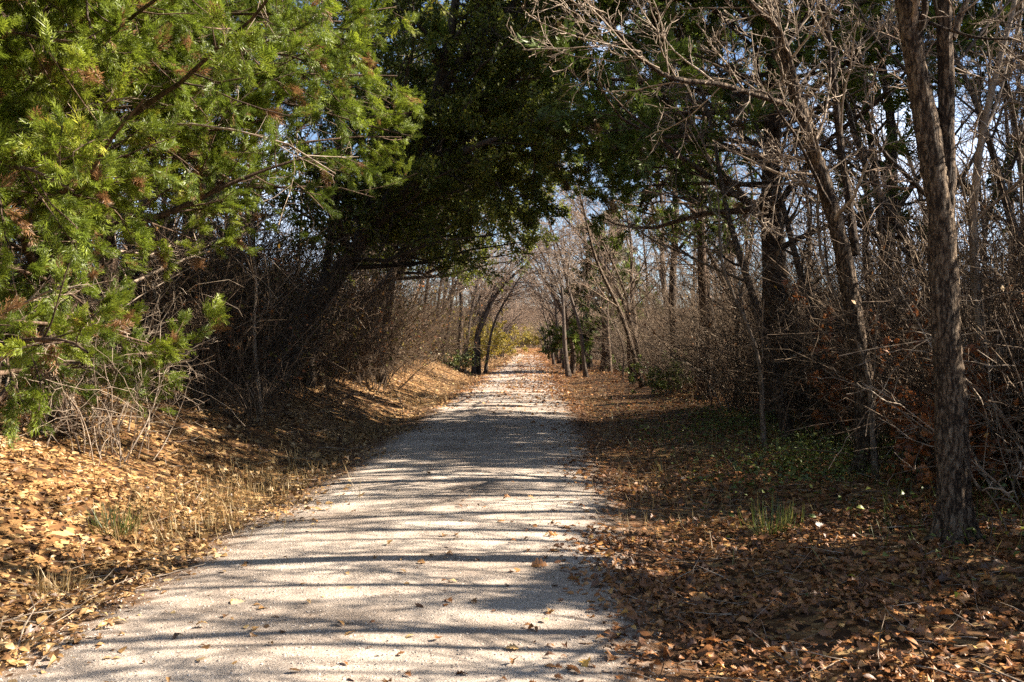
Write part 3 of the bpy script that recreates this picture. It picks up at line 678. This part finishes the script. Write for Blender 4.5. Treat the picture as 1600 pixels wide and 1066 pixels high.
row(sap, 30, 14, 55, 3.4, 12, -1, .8, "thin leafless sapling in the thicket on the left", "tree", "saplings in the left thicket", .8, 1.4)
row(shr, 30, 16, 90, 3.6, 9, -1, .8, "bare twiggy shrub in the thicket left of the trail", "shrub", "bare shrubs of the left thicket", .8, 1.3, False)
row(shr, 46, 13, 90, 5.2, 11, 1, .8, "bare twiggy shrub in the thicket right of the trail", "shrub", "bare shrubs of the right thicket", .8, 1.25, False)
# trees and shrubs at and beyond the right edge of the picture, whose shadows stripe the trail
for k_, (x_, y_, s_) in enumerate([(4.1, 4.3, .8), (5.0, 5.2, .9), (4.9, 6.0, .7), (5.9, 6.9, .9), (5.6, 7.6, .75), (6.6, 8.7, .9), (7.6, 5.0, 1.), (7.4, 6.5, .9), (8.0, 7.9, 1.), (7.0, 3.9, .9), (6.3, 3.2, .8), (9.2, 9.9, 1.0), (9.5, 5.8, 1.1), (6.0, 4.6, .7), (4.6, 4.75, .6), (5.2, 5.6, .6), (5.4, 6.45, .65), (6.3, 7.2, .7), (6.6, 8.1, .7), (3.7, 3.9, .6), (7.4, 9.6, .8)]):
    plant(bt[:3] + sap[:2], x_, y_, math.pi + rng.normal() * .8, s_ * (1.1 if k_ % 3 == 0 else .8), "leafless tree in the wood to the right of the forked trunk", "tree", "bare trees right of the forked trunk", k=[3, 0, 1, 4, 2, 1][k_ % 6])
    placed.append((x_, y_))
row(sap, 8, 2.5, 10.5, 5.4, 10, 1, .8, "thin leafless sapling at the right edge beyond the forked trunk", "tree", "saplings beyond the forked trunk", .9, 1.5)
row(shr, 14, 2.5, 9, 5.6, 8, 1, .7, "bare twiggy shrub at the right edge beyond the forked trunk", "shrub", "bare shrubs beyond the forked trunk", .85, 1.1, False)

# ------------------------------------------------------------------ stuff: undergrowth, litter, grass, ground cover
rng = np.random.default_rng(91)
def undergrowth(side, n, mat, ylo=9, yhi=140, ulo=4.5, uhi=34, lh=.75, nleaf=9000):
    y = np.exp(rng.uniform(math.log(ylo), math.log(yhi), n)); u = ulo + (uhi - ulo) * rng.random(n) ** 1.5
    c_ = rng.integers(0, max(n // 22, 1), n); y = y[c_] + rng.normal(size=n) * .5 * (1 + y[c_] * .02); u = np.maximum(u[c_] + rng.normal(size=n) * .5, ulo - .4 + np.maximum(0, 13 - y) * .22)
    x = centre(y) + side * u
    K = 6; P = np.empty((n, K, 3)); P[:, 0] = np.stack([x, y, H(x, y) - .05], -1)
    d = norm(np.stack([rng.normal(size=n) * .3, rng.normal(size=n) * .3, np.ones(n)], -1))
    L = (np.minimum(np.exp(rng.normal(lh, .45, n)), 4.5) * sstep(2, 16, y) ** .4 / (K - 1))[:, None]
    for k in range(1, K):
        d = norm(d + rng.normal(size=(n, 3)) * .27 + [0, 0, .02]); P[:, k] = P[:, k - 1] + d * L
    R = (.003 + .012 * rng.random(n) ** 4 + y * .00006)[:, None] * np.linspace(1, .5, K)[None]
    g = G(); g.tubes(P, R, 3)
    P2, R2 = grow(P, R, 5, .2, 1., lens(P) * .5, 48, .2, 0, 4, .7, .0035)
    g.tubes(P2, R2, 3)
    g.cur = 1; p, dd = along(P2[rng.integers(0, len(P2), nleaf)], 1); m = len(p)
    g.leaves(*DIA, p, rand_dirs(m), rand_dirs(m), rng.uniform(.04, .09, m) * (1 + p[:, 1] * .012))
    return g
tag(undergrowth(-1, 17000, 0, 12.5, 140, 4.3, 34, .95).build("undergrowth", [M['twig_brown'], M['litter_red']]), "brown tangle of twigs and brush filling the wood on the left", "undergrowth", kind='stuff')
tag(undergrowth(-1, 3000, 0, 14, 75, 4.1, 9, 1.0, 16000).build("undergrowth", [M["twig_brown"], M["olive_leaf"]]), "tall pale brush and vines crowding the left verge beyond the oak", "undergrowth", kind="stuff")
tag(undergrowth(1, 27000, 0, 7.8, 140, 5.4, 34, 1.1).build("undergrowth", [M['twig_brown'], M['litter_red']]), "brown tangle of twigs and brush filling the wood on the right", "undergrowth", kind='stuff')

def litter(n, side):
    y = np.exp(rng.uniform(math.log(3.2), math.log(170), n))
    x = rng.uniform(-1, 1, n) * np.minimum(.60 * y + 1.6, 13)
    u = x - centre(y); a = np.abs(u)
    nz = .5 + .5 * wob(x, y, 1.5, 4)
    edge = np.where(u < 0, 1.50 + .22 * sstep(6.8, 4.6, y), 1.40) + .30 * wob(x * .6, y, 2.6, 8)
    on = .010 + .75 * sstep(20, 40, y) * nz ** 1.3 + .05 * sstep(10, 22, y) * nz
    pr = on + (1 - on) * (.8 * sstep(-.35, .3, a - edge) + .2 * sstep(-.9, .2, a - edge) ** 2)
    pr = pr * np.clip(.72 + .6 * wob(x, y, 3.3, 14) + .3 * wob(x, y, 9., 3), .18, 1)
    k = (rng.random(n) < pr) & ((u < 0) if side < 0 else (u >= 0))
    x, y = x[k], y[k]; m = len(x)
    off = np.abs(x - centre(y)) > 1.5
    z = H(x, y) + .016 + rng.random(m) ** 2 * .045 * off
    nd = norm(np.stack([rng.normal(size=m) * .4, rng.normal(size=m) * .4, np.ones(m)], -1))
    th = rng.uniform(0, 6.28, m); xd = np.stack([np.cos(th), np.sin(th), rng.normal(size=m) * .2], -1)
    sz = np.clip(np.exp(rng.normal(-3.12, .36, m)), .018, .11) * (1 + .014 * y)
    rv = np.clip(rng.beta(1.6, 1.7, m), 0, 1)
    g = G(); oak = rng.random(m) < (.25 if side < 0 else .55)
    zs = rng.normal(.5, .7, m)
    g.leaves(*OAK, np.stack([x, y, z], -1)[oak], xd[oak], nd[oak], sz[oak] * 1.05, zs[oak], rv[oak], rng.uniform(.7, 1.1, oak.sum()))
    o = ~oak
    g.leaves(*OVAL, np.stack([x, y, z], -1)[o], xd[o], nd[o], sz[o], zs[o], rv[o], rng.uniform(.6, 1.3, o.sum()))
    return g
def trail_leaves(n):
    y = np.exp(rng.uniform(math.log(15), math.log(210), n)); u = rng.uniform(-1.8, 1.8, n); x = centre(y) + u
    nz = .5 + .5 * wob(x * 2, y * .5, 1.4, 4); track = np.exp(-((u + .75) / .28) ** 2) + .6 * np.exp(-((u - .6) / .25) ** 2)
    band = .55 * sstep(17, 30, y) * (1 - .6 * np.exp(-((y - 92) / 9) ** 2)); k = rng.random(n) < band * (nz ** .8) * (1 - .8 * np.clip(track, 0, 1)) + .5 * sstep(100, 130, y)
    x, y = x[k], y[k]; m = len(x); th = rng.uniform(0, 6.28, m); g = G()
    g.leaves(*OVAL, np.stack([x, y, H(x, y) + .018], -1), np.stack([np.cos(th), np.sin(th), 0 * th], -1), norm(rng.normal(size=(m, 3)) * .3 + [0, 0, 1]), rng.uniform(.05, .085, m) * (1 + .012 * y), rng.normal(.5, .7, m)); return g
tag(trail_leaves(60000).build("leaf_litter", M['litter_red'], smooth=False), "brown leaves thinly covering the gravel of the farther trail", "fallen leaves", kind='stuff')
tag(litter(270000, -1).build("leaf_litter", M['litter'], smooth=False), "pale tan fallen leaves covering the sunny left bank and verge", "fallen leaves", kind='stuff')
tag(litter(250000, 1).build("leaf_litter", M['litter_red'], smooth=False), "brown fallen oak leaves carpeting the shady right verge", "fallen leaves", kind='stuff')

def debris(n):
    y = np.exp(rng.uniform(math.log(3.5), math.log(30), n)); u = rng.choice([-1, 1], n) * (1.6 + 6 * rng.random(n) ** 1.3); x = centre(y) + u
    d = norm(np.stack([rng.normal(size=n), rng.normal(size=n), rng.normal(size=n) * .12 + .06], -1)); L = np.exp(rng.normal(-1.6, .6, n))[:, None]
    P = np.empty((n, 4, 3)); P[:, 0] = np.stack([x, y, H(x, y) + .03], -1)
    for k in range(1, 4): d = norm(d + rng.normal(size=(n, 3)) * [.2, .2, .08]); P[:, k] = P[:, k - 1] + d * L / 3
    R = (.0018 + .004 * rng.random(n) ** 2)[:, None] * np.linspace(1, .5, 4); g = G(); g.tubes(P, R, 4); return g
tag(debris(3600).build("fallen_twigs", M['twig']), "thin dead twigs strewn over the fallen leaves beside the trail", "fallen twigs", kind='stuff')
def cover(n, cx, cy, sx, sy, mat, name, label):
    x = rng.normal(cx, sx, n); y = rng.normal(cy, sy, n); u = x - centre(y)
    dens = .5 + .5 * wob(x, y, 2.4, 2); k = (u > 2.4) & (rng.random(n) < dens ** 2.6) & (y > 5)
    x, y = x[k], y[k]; m = len(x)
    z = H(x, y) + .03 + rng.random(m) ** 1.5 * .30
    g = G(); g.leaves(*OVAL, np.stack([x, y, z], -1), rand_dirs(m) * [1, 1, .4], norm(rand_dirs(m) + [0, 0, 1.2]), rng.uniform(.03, .07, m))
    tag(g.build(name, mat, smooth=False), label, "ground cover", kind='stuff')
cover(24000, 4.0, 12.5, 1.3, 3.6, M['ivy_leaf'], "ground_cover", "low green leafy ground cover around the foot of the leaning tree")

def weeds(n):
    x = rng.normal(4.0, 1.1, n); y = rng.normal(11.5, 3.4, n); u = x - centre(y); k = (u > 2.2) & (y > 6) & (rng.random(n) < .5 + .6 * wob(x, y, 2.0, 11)); x, y = x[k], y[k]
    _, xd, nd, s_ = blades(len(x), .24, 0, 1.2)
    g = G(); g.leaves(*BLADE, np.stack([x, y, H(x, y)], -1), xd, nd, s_, rng.normal(-1, 1, len(x))); return g
def blades(n, hgt, spread, lean=.5):
    th = rng.uniform(0, 6.28, n); r = spread * np.sqrt(rng.random(n))
    p = np.stack([r * np.cos(th), r * np.sin(th), np.zeros(n) - .01], -1)
    t2 = th + rng.normal(size=n) * .7
    xd = norm(np.stack([np.cos(t2) * lean * rng.random(n), np.sin(t2) * lean * rng.random(n), np.ones(n)], -1))
    nd = norm(np.stack([-np.cos(t2), -np.sin(t2), np.full(n, .2)], -1))
    return p, xd, nd, hgt * rng.uniform(.5, 1.2, n)
def tuft(name, x, y, n, hgt, mat, label, group=None):
    n *= 2; p, xd, nd, s = blades(n, hgt, .12, .9)
    g = G(); g.leaves(*BLADE, p, xd, nd, s, rng.normal(-1.2, .8, n)); o = g.build(name, mat, smooth=False)
    o.location = (x, y, float(H(x, y))); tag(o, label, "grass tuft", group); return o
tag(weeds(5000).build("grass", M['green_grass'], smooth=False), "yellow green grass blades among the ground cover by the leaning tree", "grass", kind='stuff')
tuft("grass_tuft", *at(1205, 533, 7.3)[:2], 60, .30, M['green_grass'], "green and straw grass tuft among the brown leaves on the right verge")
tuft("grass_tuft", *at(182, 533, 7.2)[:2], 50, .26, M['green_grass'], "small green grass tuft at the left edge of the trail")
tuft("grass_tuft", *at(95, 533, 5.9)[:2], 70, .2, M['dry_grass'], "straw coloured grass tuft nearest the camera on the left verge")
def dry_grass(n):
    y = np.exp(rng.uniform(math.log(6), math.log(30), n)); u = np.where(rng.random(n) < .8, -rng.normal(2.2, .34, n) - .05, rng.normal(2.1, .4, n))
    k = rng.random(n) < np.clip(wob(y, y * .3, 1.9, 6) * .8 + .25, 0, 1); y, u = y[k], u[k]; m = len(y); x = centre(y) + u
    _, xd, nd, s = blades(m, .2, 0, 1.1)
    g = G(); g.leaves(*BLADE, np.stack([x, y, H(x, y)], -1), xd, nd, s, rng.normal(-1, 1, m)); return g
tag(dry_grass(9500).build("dry_grass", M['dry_grass'], smooth=False), "straw coloured grass along the foot of the left bank", "grass", kind='stuff')

# gravel chips on the trail
def chips(n):
    y = 3.2 + 7.5 * rng.random(n) ** 1.6; u = rng.uniform(-1.75, 1.7, n); x = centre(y) + u
    T = np.array([[1, 0, 0], [0, 1, 0], [-1, 0, 0], [0, -1, 0], [0, 0, .7], [.2, .1, .7]]); Q = np.array([[0, 1, 5, 4], [1, 2, 4, 5], [2, 3, 4, 4], [3, 0, 4, 4]])
    Q = np.array([[0, 1, 5, 4], [1, 2, 4, 5]]); T = np.array([[1, .2, 0], [.1, 1, 0], [-1, .1, 0], [-.1, -1, 0], [-.5, -.4, .75], [.4, -.5, .7], [.45, .5, .65], [-.4, .45, .8]], float)
    Q = np.array([[0, 1, 6, 5], [1, 2, 7, 6], [2, 3, 4, 7], [3, 0, 5, 4], [4, 5, 6, 7]])
    th = rng.uniform(0, 6.28, n)
    g = G(); g.leaves(T, Q, np.stack([x, y, H(x, y) + .011], -1), np.stack([np.cos(th), np.sin(th), 0 * th], -1), np.tile([0, 0, 1.], (n, 1)), .0025 + .007 * rng.random(n) ** 3, rng.uniform(.5, 1.2, n), ws=rng.uniform(.6, 1.1, n)); return g
tag(chips(30000).build("gravel", M['stone'], smooth=False), "crushed limestone chips scattered over the trail surface", "gravel", kind='stuff')

# single leaves lying on the trail
for k in range(36):
    y = 4.0 + 5.5 * rng.random() ** 1.3; u = rng.uniform(-1.3, 1.25); x = float(centre(y)) + u
    g = G(); yel = k % 4 == 0
    g.leaves(*(OAK if k % 2 else OVAL), np.zeros((1, 3)), np.array([[1., 0, 0]]), np.array([[0., 0, 1]]), .075 if k % 2 else .06, np.array([rng.uniform(.2, .9)]), np.array([.97 if yel else rng.uniform(.2, .75)]))
    o = g.build("fallen_leaf", M['litter'], smooth=False)
    o.location = (x, y, float(H(x, y)) + .02); o.rotation_euler = (rng.normal() * .2, rng.normal() * .2, rng.uniform(0, 6.28))
    tag(o, "yellow fallen leaf lying on the pale gravel trail" if yel else "brown dry leaf lying on the pale gravel trail", "leaf", "yellow leaves lying on the trail" if yel else "brown leaves lying on the trail")
